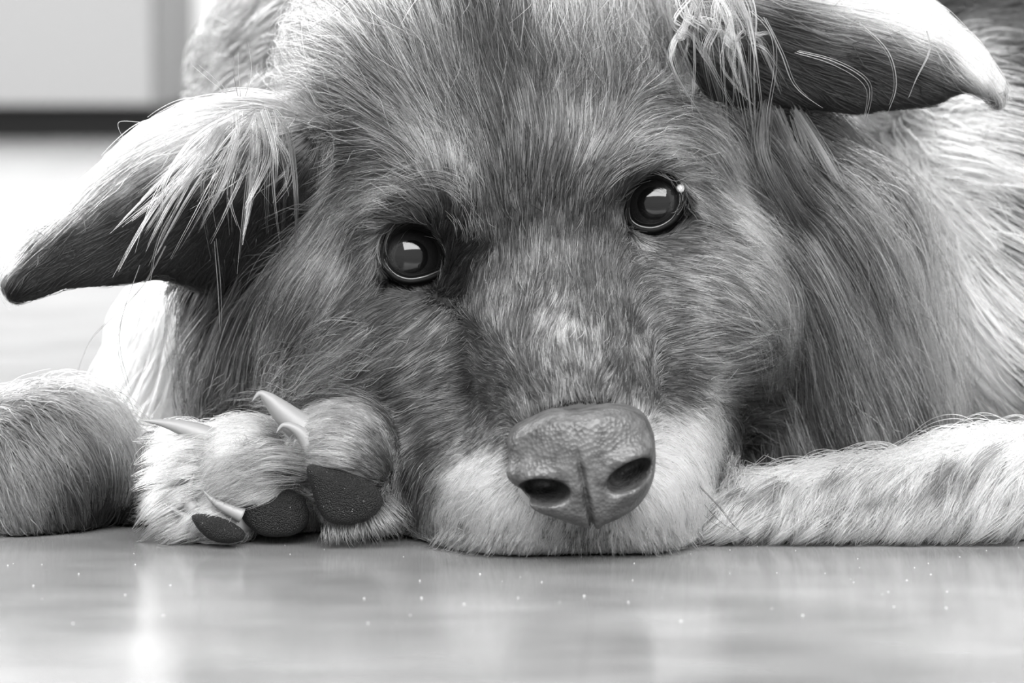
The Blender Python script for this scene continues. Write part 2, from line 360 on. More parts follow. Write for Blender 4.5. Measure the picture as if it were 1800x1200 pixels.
GUIDES['legr'] = [(1280,860,-.8,.5,1.6,0.56),(1340,850,-.8,.7,1.8,0.67),(1400,870,-.6,1,2.0,0.76),(1450,830,-.9,.6,2.0,0.78),(1500,880,-.6,1,2.1,0.79),(1560,850,-.6,1,2.1,0.76),(1620,800,-.5,1,2.2,0.80),(1680,760,-.4,1,2.2,0.82),(1740,800,-.5,1,2.2,0.79),(1700,880,-.6,.9,2.2,0.76),(1650,890,-.5,1,2.0,0.78),(1780,860,-.4,1,2.0,0.69),(1790,760,-.2,1,2.0,0.84),(1480,930,-.8,.5,1.6,0.74),(1600,930,-.7,.6,1.6,0.74),(1720,930,-.6,.6,1.6,0.70)]
GUIDES['paw'] = [
 (580,712,-.9,-.4,.6,0.57),(640,745,-.9,-.4,.5,0.52),(685,800,-.4,-.9,.5,0.45),(600,790,-1,.0,.7,0.67),(560,770,-1,-.1,.8,0.71),(540,800,-.9,.4,.7,0.60),(620,805,-.9,-.2,.6,0.57),(660,820,-.7,-.6,.6,0.50),(700,870,.9,.5,.8,0.53),(700,930,.7,1,.9,0.57),(720,900,1,.6,.9,0.52),(640,930,.1,1,.7,0.69),(580,930,-.1,1,.7,0.67),(520,760,-.9,.2,1.1,0.74),(440,745,-1,-.1,1.2,0.76),(400,740,-.9,-.3,1.2,0.81),(480,780,-.9,.3,1.1,0.74),(420,800,-.9,.4,1.3,0.77),(500,830,-.8,.1,1.0,0.72),(460,850,-.9,.3,1.0,0.71),(500,930,.3,1,.5,0.64),(450,950,.2,1,.4,0.60),(350,760,-1,.0,1.4,0.89),(300,770,-1,.2,1.6,0.93),(280,820,-1,.5,1.7,0.95),(310,850,-.9,.6,1.6,0.95),(270,860,-1,.5,1.6,0.95),(300,910,-1,.6,1.4,0.95),(340,930,-.8,.8,1.1,0.95),(380,850,-.8,.6,1.3,0.85),(360,890,-.7,.6,1.0,0.83)]
# coat patches, and painted gap shade, that a sparse guide table misses: px, py, radius, shade, strength
PATCH = {'body': [(1625,420,80,.985,.95),(1680,560,60,.97,.9),(1590,320,50,.93,.85),(1660,270,40,.88,.7),(1640,660,40,.93,.8)],
 'ruffr': [(1560,600,30,.75,.5),(1500,700,26,.78,.6),(1470,620,20,.8,.5)],
 'paw': [(512,800,14,.10,.9),(533,845,12,.14,.8),(520,765,9,.3,.6)],  # dark spots paint the shade in creases between the toes
 'head': [(1190,850,55,.985,.95),(1205,780,32,.98,.9),(1225,900,40,.98,.9),(880,890,50,.97,.9),(845,835,30,.93,.8),(820,900,30,.85,.6),(1120,935,40,.95,.8),(950,930,36,.95,.8),(655,352,30,.66,.6),(790,312,26,.66,.7),(1035,288,26,.54,.6),(1185,280,34,.66,.5),(1260,320,30,.7,.5),(725,440,46,.05,.9),(722,400,20,.04,.85),(1150,310,14,.05,.8),(1147,348,42,.05,.9),(805,425,22,.14,.5),(745,388,18,.08,.8),(700,342,28,.68,.7),(1130,272,28,.66,.7),(1078,345,30,.10,.8),(1190,430,30,.20,.6),(1112,425,16,.62,.8),(720,505,30,.24,.5),(1300,800,40,.12,.8),(1260,470,50,.66,.5),(1255,610,50,.66,.5),(1300,540,40,.64,.4),(620,600,50,.62,.5),(560,640,40,.6,.4),(870,110,45,.22,.6),(900,190,40,.24,.6),(990,600,26,.60,.7),(1345,680,40,.12,.9),(780,370,28,.20,.7),(800,470,34,.18,.7),(1070,390,34,.20,.6),(1180,690,28,.24,.6),(930,700,30,.26,.5)]}  # dark spot between muzzle and foreleg paints the shade of that hollow

def build_guides(rg):
    P, D, L, C = [], [], [], []
    # restrict the ray to the region: search over depth along the ray for that region's own surface
    f = dict((n, fn) for n, fn, _ in REG)[rg]
    Ys = np.linspace(-6, 50, 500)
    for px, py, dx, dy, ln, sh in GUIDES[rg]:
        pts = CAM + ray(px, py)[None] * (Ys + 100)[:, None]
        v = f(pts.astype(np.float32))
        neg = np.where(v < 0)[0]
        i = neg[0] if len(neg) else int(np.argmin(v))
        P.append(pts[i]); d = np.array([dx, 0, -dy]); D.append(d / np.linalg.norm(d)); L.append(ln); C.append(sh)
    return np.array(P), np.array(D), np.array(L), np.array(C)

def field(GD, P):
    gp, gd, gl, gc = GD
    D2 = ((P[:, None, :] - gp[None]) ** 2 * np.array([1, .35, 1])).sum(-1) + .08
    wt = D2 ** -2.0
    wt /= wt.sum(1, keepdims=True)
    return wt @ gd, wt @ gl, wt @ gc

def hash3(P, cell, seed=0):
    q = np.floor(P / cell + seed * 13.7).astype(np.int64)
    h = (q[:, 0] * 73856093) ^ (q[:, 1] * 19349663) ^ (q[:, 2] * 83492791)
    return np.unique(h, return_inverse=True)[1].reshape(-1)

def make_curves(name, PTS, RAD, SHADE, parent, m=FUR, label=None):
    n, k, _ = PTS.shape
    cu = bpy.data.hair_curves.new(name)
    cu.add_curves([k] * n)
    cu.points.foreach_set('position', (PTS.reshape(-1, 3) * .01).astype(np.float32).ravel())
    a = cu.attributes.get('radius') or cu.attributes.new('radius', 'FLOAT', 'POINT')
    a.data.foreach_set('value', (RAD.reshape(-1) * .01).astype(np.float32))
    s = cu.attributes.new('shade', 'FLOAT', 'POINT')
    s.data.foreach_set('value', (np.clip(SHADE, .03, .99) ** 3.85).astype(np.float32).ravel())
    cu.materials.append(m)
    o = bpy.data.objects.new(name, cu); COL.objects.link(o)
    o.parent = parent
    if label: o['label'] = label
    return o

LEN = dict(head=1.15, ruffl=1.3, ruffr=1.4, legr=1.45, legl=1.2, paw=1.1)
EXCL = []          # (centre, radii, frame) : no hair roots inside
def excluded(P):
    m = np.zeros(len(P), bool)
    for c, r, A in EXCL: m |= (((((P - c) @ A.T) / np.array(r)) ** 2).sum(1) < 1)
    return m

def grow(rg, lift=.22, clump=.35, cell=.45, thick=.011, K=8, curl=.0, follow=.8, var=.16, droop=0.0, tip=.25, dens=None, tonek=.38):
    GD = build_guides(rg); ri = RN.index(rg)
    sel = np.where(treg == ri)[0]
    vis = np.where(facing[sel] > -.25, 1.0, .12) * np.where(inframe[sel], 1.0, .12)
    wgt = tarea[sel] * vis
    n = int(wgt.sum() * (dens or DENS[rg]))
    t = rng.choice(sel, n, p=wgt / wgt.sum())
    u = rng.random((n, 2)); fl = u.sum(1) > 1; u[fl] = 1 - u[fl]
    R = ta[t] + (tb[t] - ta[t]) * u[:, :1] + (tc[t] - ta[t]) * u[:, 1:]
    keep = ~excluded(R) & (R[:, 2] > .1); R = R[keep]; n = len(R)
    N = grad(R)
    d, ln, sh = [], [], []
    for c in range(0, n, 40000):
        a = field(GD, R[c:c+40000]); d.append(a[0]); ln.append(a[1]); sh.append(a[2])
    D = np.concatenate(d); L = np.concatenate(ln); Cc = np.concatenate(sh)
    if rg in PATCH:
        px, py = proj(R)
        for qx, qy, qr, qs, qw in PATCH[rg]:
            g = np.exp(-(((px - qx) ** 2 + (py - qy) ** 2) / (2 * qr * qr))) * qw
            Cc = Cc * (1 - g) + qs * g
    L = L * rng.uniform(.7, 1.4, n) * LEN.get(rg, 1)
    # smooth wander of the flow + per hair jitter
    big = hash3(R, 1.3, 1); jb = rng.normal(0, .14, (big.max() + 1, 3))[big]
    D = D + jb * .6 + rng.normal(0, .10, (n, 3))
    D -= N * (D * N).sum(1, keepdims=True); D /= np.linalg.norm(D, axis=1, keepdims=True) + 1e-9
    lf = lift * rng.uniform(.5, 1.5, n)
    fly = rng.random(n) < .07; lf[fly] *= 2.6; D[fly] += rng.normal(0, .35, (int(fly.sum()), 3))
    PT = np.empty((n, K, 3)); PT[:, 0] = R - N * .05
    cur = R.copy(); step = L / (K - 1)
    cl = rng.normal(0, 1, (n, 3)); ph = rng.uniform(0, 6.28, n)
    for k in range(1, K):
        s = k / (K - 1)
        dirv = D + N * (lf * (1 - 1.1 * s))[:, None]
        if curl: dirv = dirv + cl * (curl * np.sin(ph + s * 7))[:, None]
        if droop: dirv = dirv + np.array([0, 0, -droop * s])
        dirv /= np.linalg.norm(dirv, axis=1, keepdims=True)
        cur = cur + dirv * step[:, None]
        if k % 2 == 0 or L.max() > 2:
            dd = trilin(cur); N2 = grad(cur, .25)
            need = .04 + lf * L * .35 * s
            push = np.where(dd < need, need - dd, 0)
            pull = np.where(dd > need * 1.6, (dd - need * 1.6) * .25 * follow, 0)
            cur = cur + N2 * (np.clip(push, 0, step) - np.clip(pull, 0, step * .5))[:, None]
            D = D - N2 * (D * N2).sum(1, keepdims=True) * .8
            D /= np.linalg.norm(D, axis=1, keepdims=True) + 1e-9
            N = N2
        if k == K // 2:
            a = []
            for c in range(0, n, 40000): a.append(field(GD, cur[c:c+40000])[0])
            D2 = np.concatenate(a); D = D * .45 + D2 * .55 + jb * .3
            D -= N * (D * N).sum(1, keepdims=True); D /= np.linalg.norm(D, axis=1, keepdims=True) + 1e-9
        cur[:, 2] = np.maximum(cur[:, 2], .03 + .05 * rng.random(n))
        PT[:, k] = cur
    guard = rng.random(n) < .05; Cc = np.where(guard, np.minimum(Cc * 1.7 + .05, np.maximum(Cc, .9)), Cc)
    # clumping on two scales
    for cs, st in ((cell, clump), (cell * .33, clump * 1.1)):
        ids = hash3(R + rng.normal(0, cs * .18, R.shape), cs, int(cs * 50)); m = ids.max() + 1
        cnt = np.bincount(ids, minlength=m)[:, None]
        mean = np.stack([np.stack([np.bincount(ids, PT[:, k, a], m) for a in range(3)], 1) / cnt for k in range(K)], 1)
        w_ = (np.linspace(0, 1, K) ** 1.4 * st)[None, :, None] * rng.uniform(.4, 1.2, m)[ids][:, None, None]
        PT = PT * (1 - w_) + mean[ids] * w_
        tone = rng.normal(0, var * tonek, m)[ids] * (1.25 - np.clip(Cc, 0, 1))
        Cc = Cc * (1 + tone)
    Cc = Cc * (1 + rng.normal(0, var, n) * (1.32 - np.clip(Cc, 0, 1)))
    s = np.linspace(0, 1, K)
    SH = Cc[:, None] * (np.clip(.30 + .62 * Cc, .34, .93)[:, None] * (1 - s[None] ** .8) + 1.12 * s[None] ** .8)          # agouti base to tip, base darkened further as shade between hairs
    RD = thick * rng.uniform(.7, 1.3, n)[:, None] * (1 - (1 - tip) * s[None] ** 2)
    return PT, RD, SH

def put(name, parts, parent, label=None):
    P = np.concatenate([p[0] for p in parts]); R = np.concatenate([p[1] for p in parts]); S_ = np.concatenate([p[2] for p in parts])
    print(name, len(P), time.time() - T0)
    return make_curves(name, P, R, S_, parent, label=label)

# ------------------------------------------------------------------ eyes
M_BALL = mat('eyeball', .02, .06, .5); M_IRIS = mat('iris', .009, .04, .5); M_PUPIL = mat('pupil', .003, .04, .5); M_LID = mat('eyelid_skin', .008, .7, .08)
M_WET = mat('wet_rim', .08, .12, .6)
def capmesh(R, ang, nr=14, ns=40, bulge=0, ab=None):
    ab = ab or ang
    v = [(0, -(R + bulge), 0)]; f = []
    for i in range(1, nr + 1):
        a = ang * i / nr; rr = R + bulge * (math.cos(a / ab * math.pi / 2)) ** 2
        for j in range(ns):
            t = 2 * math.pi * j / ns
            v.append((rr * math.sin(a) * math.cos(t), -rr * math.cos(a), rr * math.sin(a) * math.sin(t)))
    for j in range(ns):
        f.append((0, 1 + j, 1 + (j + 1) % ns))
        for i in range(nr - 1):
            a, b = 1 + i * ns, 1 + (i + 1) * ns
            f.append((a + j, b + j, b + (j + 1) % ns, a + (j + 1) % ns))
    return np.array(v), f
def sweep(pts, rad, ns=8, close=False):
    pts = np.asarray(pts, float); n = len(pts)
    tg = np.gradient(pts, axis=0); 
    if close: tg = np.roll(pts, -1, 0) - np.roll(pts, 1, 0)
    tg /= np.linalg.norm(tg, axis=1, keepdims=True) + 1e-9
    v, f = [], []
    ref = np.array([0, -1.0, .05])
    for i in range(n):
        a = np.cross(tg[i], ref); a /= np.linalg.norm(a) + 1e-9; b = np.cross(tg[i], a)
        r = rad[i] if np.ndim(rad) else rad
        ra, rb = (r if np.ndim(r) else (r, r))
        for j in range(ns):
            t = 2 * math.pi * j / ns
            v.append(pts[i] + a * ra * math.cos(t) + b * rb * math.sin(t))
    for i in range(n if close else n - 1):
        for j in range(ns):
            p, q = i * ns, ((i + 1) % n) * ns
            f.append((p + j, p + (j + 1) % ns, q + (j + 1) % ns, q + j))
    if not close:
        f.append(tuple(range(ns))[::-1]); f.append(tuple((n - 1) * ns + j for j in range(ns)))
    return np.array(v), f

EYE_SPEC = [
  # centre, aperture points px around (725,447)-style, listed clockwise from the outer/left corner
  (EYE_L, [(676,447),(684,420),(702,402),(728,394),(756,400),(774,420),(783,446),(789,466),(768,476),(745,484),(720,487),(698,480),(682,464)], (725,447)),
  (EYE_R, [(1104,352),(1110,328),(1128,313),(1150,310),(1172,318),(1187,334),(1190,358),(1182,378),(1166,391),(1146,398),(1124,396),(1108,386),(1103,370)], (1147,354))]
RB = 1.08
for E, ap, (cx, cy) in EYE_SPEC:
    # put the ball so that its front shows just inside the face surface around it
    ring = [hit(cx + 75 * math.cos(a), cy + 62 * math.sin(a)) for a in np.linspace(0, 6.28, 13)[:-1]]
    yf = np.median([q[1] for q in ring if q is not None])
    C0 = W(cx, cy, yf + RB - .55)
    print('eye', E, C0)
    g = (CAM - C0); g /= np.linalg.norm(g)
    v, f = capmesh(RB, math.pi * .55, 24, 48)
    ball = mesh_obj('eye', v + C0, f, M_BALL, dog)
    v, f = capmesh(RB + .006, .80, 20, 48, .0); mesh_obj('iris', v + C0, f, M_IRIS, ball)
    v, f = capmesh(RB + .010, .46, 14, 40, .0); mesh_obj('pupil', v + C0, f, M_PUPIL, ball)
    # closed smooth aperture loop on the ball
    A = np.array(ap, float); n = len(A); m = 6; loop = []
    for i in range(n):
        p0, p1, p2, p3 = A[i-1], A[i], A[(i+1) % n], A[(i+2) % n]
        for j in range(m):
            t = j / m
            loop.append(.5 * ((2*p1) + (-p0+p2)*t + (2*p0-5*p1+4*p2-p3)*t*t + (-p0+3*p1-3*p2+p3)*t**3))
    loop = np.array(loop); cen = np.array([cx, cy], float)
    rows = []; NL = len(loop)
    spec = [(.93, RB - .02, 0), (.98, RB + .05, 0), (1.03, RB + .12, 0), (1.10, RB + .17, 0), (1.2, RB + .12, .1), (1.4, RB - .05, .3), (1.7, RB - .35, .6), (2.0, RB - .8, .8)]
    for sc_, rr, dn in spec:
        for q in loop:
            p = cen + (q - cen) * sc_
            pr = (W(p[0], p[1], C0[1] - RB) - W(cx, cy, C0[1] - RB)); x, z = pr[0], pr[2]
            base = rr * rr - min(x * x + z * z, rr * rr * .995)
            y = -math.sqrt(max(base, .02))
            if sc_ > 1.15: y = max(y, -RB * .82 + (sc_ - 1.1) * .55)
            rows.append(C0 + np.array([x, y, z]))
    f = []
    for i in range(len(spec) - 1):
        for j in range(NL):
            f.append((i*NL + j, i*NL + (j+1) % NL, (i+1)*NL + (j+1) % NL, (i+1)*NL + j))
    mesh_obj('eyelid', np.array(rows), f, M_LID, dog, True)
    # moist inner rim of the lower lid
    low = [rows[NL + j] + np.array([0, -.05, .0]) for j in range(NL) if loop[j][1] > cen[1] + 6]
    lowc = [j for j in range(NL) if loop[j][1] > cen[1] + 6]
    st = [k for k in range(len(lowc)) if lowc[k] - lowc[k-1] != 1 and k > 0]
    if st: low = low[st[0]:] + low[:st[0]]
    k = len(low); v, f = sweep(low, [(.026 * math.sin(math.pi * (i + .5) / k) ** 1.5 + .003) for i in range(k)], 8)
    mesh_obj('lower_eyelid_rim', v, f, M_WET, dog)
    EXCL.append((C0 + np.array([0, -.5, -.12]), (.92, 2.0, .74), HM))
    if cx > 1000:                                        # pale droplet at the outer corner of one eye
        v, f = capmesh(.12, math.pi * .98, 12, 20)
        bump = 1 + .12 * np.sin(v[:, 0] * 60) * np.cos(v[:, 2] * 50)
        h_ = W(1196, 331, C0[1] - .95)
        mesh_obj('tear_drop', v * bump[:, None] * np.array([1.0, 1, 1.1]) + h_, f, mat('tear_crust', .4, .5, .4), dog)

# ------------------------------------------------------------------ nose
def noise3(P, s, seed=3):
    r = np.random.default_rng(seed); out = 0
    for i in range(10):
        k = r.normal(0, 1, 3); k = k / np.linalg.norm(k) * s * r.uniform(.6, 1.6)
        out = out + np.sin(P @ k + r.uniform(0, 6.28))
    return out / 10
NC = W(1022, 822, -4.35)
NOSE_POLY = np.array([(935,738),(970,722),(1020,722),(1070,714),(1120,724),(1146,752),(1155,800),(1150,850),(1128,888),(1095,910),(1062,924),(1047,938),(1030,928),(990,915),(950,893),(915,860),(897,815),(892,780),(905,755)])
NOSE_POLY = cr_curve(NOSE_POLY.tolist() * 3 + [NOSE_POLY[0].tolist()], 19 * 9 + 1)[57:114]
def nose_local(pts):
    return [((W(a, b, -4.35) - NC) @ HR, (W(a, b, -4.35) - NC) @ HU) for a, b in pts]
npoly = [(float(a), float(b)) for a, b in nose_local(NOSE_POLY)]
nx_ = np.arange(-2.7, 2.7, .05); nf = np.arange(-2.2, 1.9, .05); nu = np.arange(-2.4, 2.4, .05)
Q = np.stack(np.meshgrid(nx_, nf, nu, indexing='ij'), -1).astype(np.float32)     # right, forward, up
d2 = polysdf(Q[..., 0], Q[..., 2], npoly)
d = ell(Q, np.array([0, -.75, .55]), (2.45, 1.9, 2.75))
d = smax(d, d2, .40)
(nlx, nlz), (nrx, nrz) = nose_local([(948, 858), (1103, 830)])
for sx, ax_, az in ((-1, nlx, nlz), (1, nrx, nrz)):
    t = sx * .28
    A = np.array([[math.cos(t), 0, math.sin(t)], [0, 1, 0], [-math.sin(t), 0, math.cos(t)]])
    d = smin(d, ell(Q, np.array([ax_ - sx * .05, .35, az + .42]), (.85, .75, .42), A), .3)          # wing over the nostril
    d = smin(d, ell(Q, np.array([ax_ - sx * .25, .35, az - .45]), (.6, .55, .28), A), .25)
    d = smax(d, -ell(Q, np.array([ax_ + (.06 if sx > 0 else .12), .9, az]), (.72, 1.6, .37), A), .14)                           # nostril
    d = smax(d, -ell(Q, np.array([ax_ + (.5 if sx > 0 else -.32), .95, az - .10]), (.55, .9, .15), A), .14)             # slit to the side
gpos = np.abs(Q[..., 0] + .02 - .02 * Q[..., 2])
d = smax(d, -(np.maximum(gpos - .015, 0) * 1.0 + .11 * np.clip((Q[..., 2] + .3) * 1.2, -.1, 1.2) - .055 - np.clip(-Q[..., 1] * .0, 0, 1)), .10) if False else d
groove = .22 * np.exp(-(gpos / .075) ** 2) * np.clip((.75 - Q[..., 2]) / .9, .12, 1)
d = d + groove + .012 * noise3(Q, 14)
d[0] = d[-1] = 1; d[:, 0] = d[:, -1] = 1; d[:, :, 0] = d[:, :, -1] = 1
nv, nfc = surface_nets(d, nx_, nf, nu)
nv = nv @ HM + NC
M_NOSE = mat('nose_leather', .12, .42, .45)
nt = M_NOSE.node_tree; b = nt.nodes['Principled BSDF']
tcn = nt.nodes.new('ShaderNodeTexCoord'); vo = nt.nodes.new('ShaderNodeTexVoronoi'); vo.inputs['Scale'].default_value = 900
bu = nt.nodes.new('ShaderNodeBump'); bu.inputs['Strength'].default_value = .45; bu.inputs['Distance'].default_value = .0006
no = nt.nodes.new('ShaderNodeTexNoise'); no.inputs['Scale'].default_value = 260; no.inputs['Detail'].default_value = 5
cr = nt.nodes.new('ShaderNodeValToRGB'); cr.color_ramp.elements[0].color = (.025, .025, .025, 1); cr.color_ramp.elements[1].color = (.09, .09, .09, 1)
cr.color_ramp.elements[0].position = .3; cr.color_ramp.elements[1].position = .72
nt.links.new(tcn.outputs['Object'], vo.inputs['Vector']); nt.links.new(tcn.outputs['Object'], no.inputs['Vector'])
nt.links.new(vo.outputs['Distance'], bu.inputs['Height']); nt.links.new(bu.outputs[0], b.inputs['Normal'])
nt.links.new(no.outputs[0], cr.inputs[0]); nt.links.new(cr.outputs[0], b.inputs['Base Color'])
mesh_obj('nose', nv, nfc, M_NOSE, dog)
EXCL.append((NC + np.array([0, .2, 0]), (1.93, 2.4, 1.66), HM))

# ------------------------------------------------------------------ paw pads and claws
M_PAD = mat('paw_pad_leather', .022, .6, .25)
nt = M_PAD.node_tree; b = nt.nodes['Principled BSDF']
tcn = nt.nodes.new('ShaderNodeTexCoord'); vo = nt.nodes.new('ShaderNodeTexVoronoi'); vo.inputs['Scale'].default_value = 2400
bu = nt.nodes.new('ShaderNodeBump'); bu.inputs['Strength'].default_value = 1; bu.inputs['Distance'].default_value = .0008; bu.invert = True
nt.links.new(tcn.outputs['Object'], vo.inputs['Vector']); nt.links.new(vo.outputs['Distance'], bu.inputs['Height']); nt.links.new(bu.outputs[0], b.inputs['Normal'])
no = nt.nodes.new('ShaderNodeTexNoise'); no.inputs['Scale'].default_value = 2600; no.inputs['Detail'].default_value = 1
cr = nt.nodes.new('ShaderNodeValToRGB'); cr.color_ramp.elements[0].color = (.011, .011, .011, 1); cr.color_ramp.elements[1].color = (.3, .3, .3, 1)
cr.color_ramp.elements[0].position = .74; cr.color_ramp.elements[1].position = .80
nt.links.new(tcn.outputs['Object'], no.inputs['Vector']); nt.links.new(no.outputs[0], cr.inputs[0]); nt.links.new(cr.outputs[0], b.inputs['Base Color'])
def pad(poly, Y, depth):
    n_ = len(poly); poly = cr_curve(list(poly) * 3 + [poly[0]], n_ * 9 + 1)[n_ * 3:n_ * 6]
    # outline in the pad's own plane, domed towards the sole
    c = np.mean([W(a, b_, Y) for a, b_ in poly], 0)
    pl = [(float(W(a, b_, Y)[0] - c[0]), float(W(a, b_, Y)[2] - c[2])) for a, b_ in poly]
    xs = np.arange(-1.6, 1.6, .05); ys = np.arange(-1.2, 1.2, .05)
    Qp = np.stack(np.meshgrid(xs, ys, xs, indexing='ij'), -1).astype(np.float32)
    e = polysdf(Qp[..., 0], Qp[..., 2], pl)
    dome = np.abs(Qp[..., 1]) - depth * np.sqrt(np.clip(1 - np.clip(1 + e / .75, 0, 1) ** 2.2, 0, 1))
    dd = smax(dome * .7, e, .22) + .003 * noise3(Qp, 12, 5)
    dd[0] = dd[-1] = 1; dd[:, 0] = dd[:, -1] = 1; dd[:, :, 0] = dd[:, :, -1] = 1
    v, f = surface_nets(dd, xs, ys, xs)
    mesh_obj('paw_pad', v + c, f, M_PAD, dog)
    return c
def on_paw(px, py): 
    h_ = hit(px, py); return h_[1] if h_ is not None else 0
pads = [[(538,818),(575,815),(620,826),(658,850),(675,878),(664,902),(640,918),(600,924),(572,915),(556,890),(546,860)],
        [(400,862),(430,850),(480,852),(520,862),(540,885),(545,915),(525,938),(490,945),(455,940),(425,915),(408,888)],
        [(335,905),(365,902),(400,912),(430,932),(428,950),(400,956),(370,950),(348,932)]]
PADY = []
for p in pads:
    cx_, cy_ = np.mean(p, 0); y = on_paw(cx_, cy_); PADY.append(y)
    c = pad(p, y - .12, .62)
    rx = (max(q[0] for q in p) - min(q[0] for q in p)) / 2 / 62; rz = (max(q[1] for q in p) - min(q[1] for q in p)) / 2 / 62
    EXCL.append((c, (rx * .93, 1.0, rz * .93), np.eye(3)))
print('pad depths', PADY)
M_CLAW = mat('claw_horn', .17, .5, .5, sss=.3)
def claw(pts, r0, Y, dY=-.3):
    n = 22; P3 = np.array([W(a, b_, Y + dY * i / (len(pts) - 1)) for i, (a, b_) in enumerate(pts)])
    c = cr_curve(P3, n); s = np.linspace(0, 1, n)
    rad = [(r0 * (1 - q) ** 1.15 * .9 + .006, r0 * (1 - q) ** 1.15 + .006) for q in s]
    v, f = sweep(c, rad, 12); mesh_obj('claw', v, f, M_CLAW, dog)
claw([(545,765),(512,738),(487,715),(470,699),(456,692),(443,705)], .55, 0.1)
claw([(552,800),(532,765),(512,750),(496,748),(486,760)], .30, -.5)
claw([(400,790),(355,765),(315,750),(280,742),(245,738)], .50, .6, -.3)
claw([(345,905),(330,880),(333,855),(341,833)], .36, -.3)
claw([(380,925),(345,915),(315,902),(285,882)], .34, -.3)
claw([(425,905),(392,890),(372,878),(357,862)], .26, -.7)
# ------------------------------------------------------------------ fur
# skin under the coat: pale under white hair, dark under dark hair
vreg = region_of(BV); vs = np.full(len(BV), .1)
for n_ in RN:
    ii = np.where(vreg == RN.index(n_))[0]; GD = build_guides(n_)
    for c in range(0, len(ii), 40000):
        q = BV[ii[c:c+40000]]; v_ = field(GD, q)[2]
        if n_ in PATCH:
            px, py = proj(q)
            for qx, qy, qr, qs, qw in PATCH[n_]:
                g = np.exp(-(((px - qx) ** 2 + (py - qy) ** 2) / (2 * qr * qr))) * qw; v_ = v_ * (1 - g) + qs * g
        vs[ii[c:c+40000]] = v_
at_ = dog.data.attributes['shade']; at_.data.foreach_set('value', (np.clip(vs, .05, .95) ** 3.3 * .45 + .01).astype(np.float32))
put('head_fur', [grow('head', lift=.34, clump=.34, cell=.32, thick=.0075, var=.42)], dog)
put('ear_fur', [grow('earl', lift=.12, clump=.35, cell=.5, thick=.009, var=.15)], dog, 'pale rimmed ear hair, rim light and inner shade painted in')
put('ear_fur', [grow('earr', lift=.12, clump=.35, cell=.5, thick=.009, var=.15)], dog, 'pale rimmed ear hair, rim light and inner shade painted in')
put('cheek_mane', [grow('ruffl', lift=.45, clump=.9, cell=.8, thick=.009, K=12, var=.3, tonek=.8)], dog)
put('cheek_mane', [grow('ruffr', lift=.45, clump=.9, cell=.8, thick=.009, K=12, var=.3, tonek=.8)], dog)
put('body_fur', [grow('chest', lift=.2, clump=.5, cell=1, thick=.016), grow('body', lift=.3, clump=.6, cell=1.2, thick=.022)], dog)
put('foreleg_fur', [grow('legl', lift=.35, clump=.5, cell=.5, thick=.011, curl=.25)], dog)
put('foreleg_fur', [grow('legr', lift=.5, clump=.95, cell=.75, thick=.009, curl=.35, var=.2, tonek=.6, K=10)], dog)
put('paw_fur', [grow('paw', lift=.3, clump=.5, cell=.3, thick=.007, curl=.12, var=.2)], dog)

# locks
def locks(specs):
    P, R, S_ = [], [], []
    K = 14
    for pts, n, r0, r1, sh, th in specs:
        P3 = np.array([W(a, b_, y) for a, b_, y in pts]); c = cr_curve(P3, K); L = np.linalg.norm(P3[-1] - P3[0])
        s = np.linspace(0, 1, K)[None, :, None]
        off = rng.normal(0, 1, (n, 1, 3)); off2 = rng.normal(0, 1, (n, 1, 3))
        env = r0 * (1 - s) + r1 * s + (r0 + r1) * .3 * np.sin(s * math.pi)
        pt = c[None] + off * env + off2 * r1 * .8 * s ** 2 + rng.normal(0, .03, (n, K, 3)) * 0
        cut = rng.uniform(.7, 1.0, n)
        t = np.linspace(0, 1, K)[None] * cut[:, None] * (K - 1); i = np.clip(t.astype(int), 0, K - 2); u = (t - i)[..., None]
        pt = np.take_along_axis(pt, i[..., None].repeat(3, 2), 1) * (1 - u) + np.take_along_axis(pt, (i + 1)[..., None].repeat(3, 2), 1) * u
        pt[..., 2] = np.maximum(pt[..., 2], .04)
        P.append(pt); R.append(th * rng.uniform(.7, 1.3, n)[:, None] * (1 - .7 * s[..., 0] ** 2).repeat(n, 0) if False else th * rng.uniform(.7, 1.3, n)[:, None] * (1 - .7 * s[..., 0] ** 2)); S_.append((sh * (1 + rng.normal(0, .15, n)))[:, None] * (.8 + .25 * s[..., 0]))
    return np.concatenate(P), np.concatenate(R), np.concatenate(S_)
T = []
def wob(a): return rng.normal(0, a)
for i in range(50):      # tuft hanging off the left ear's root
    x0 = rng.uniform(385, 490); y0 = 200 + rng.uniform(-8, 45); f_ = (x0 - 385) / 105
    x1 = 235 + f_ * 265 + wob(40); y1 = rng.uniform(300, 500); b_ = wob(22)
    T.append(([(x0, y0, 2.6), (x0 + (x1 - x0) * .25 + b_, y0 + 45, 1.5), (x0 + (x1 - x0) * .65 + b_, (y0 + y1) / 2 + 20, 1.2 + wob(.3)), (x1, y1, 1.6 + wob(.5))], int(rng.choice([3, 6, 14])), .05, .015, rng.uniform(.35, .8), .008))
for i in range(46):      # tuft at the right ear's root
    x0 = rng.uniform(1170, 1310); y0 = rng.uniform(-35, 30)
    x1 = x0 + rng.uniform(-10, 110); y1 = y0 + rng.uniform(100, 270); b_ = wob(20)
    T.append(([(x0, y0, 3.8), (x0 + 12 + b_, y0 + 50, 2.8), (x0 + (x1 - x0) * .5 + b_, (y0 + y1) / 2, 2.7 + wob(.3)), (x1, y1, 3.6 + wob(.5))], int(rng.choice([3, 6, 14])), .05, .015, rng.uniform(.45, .9), .008))
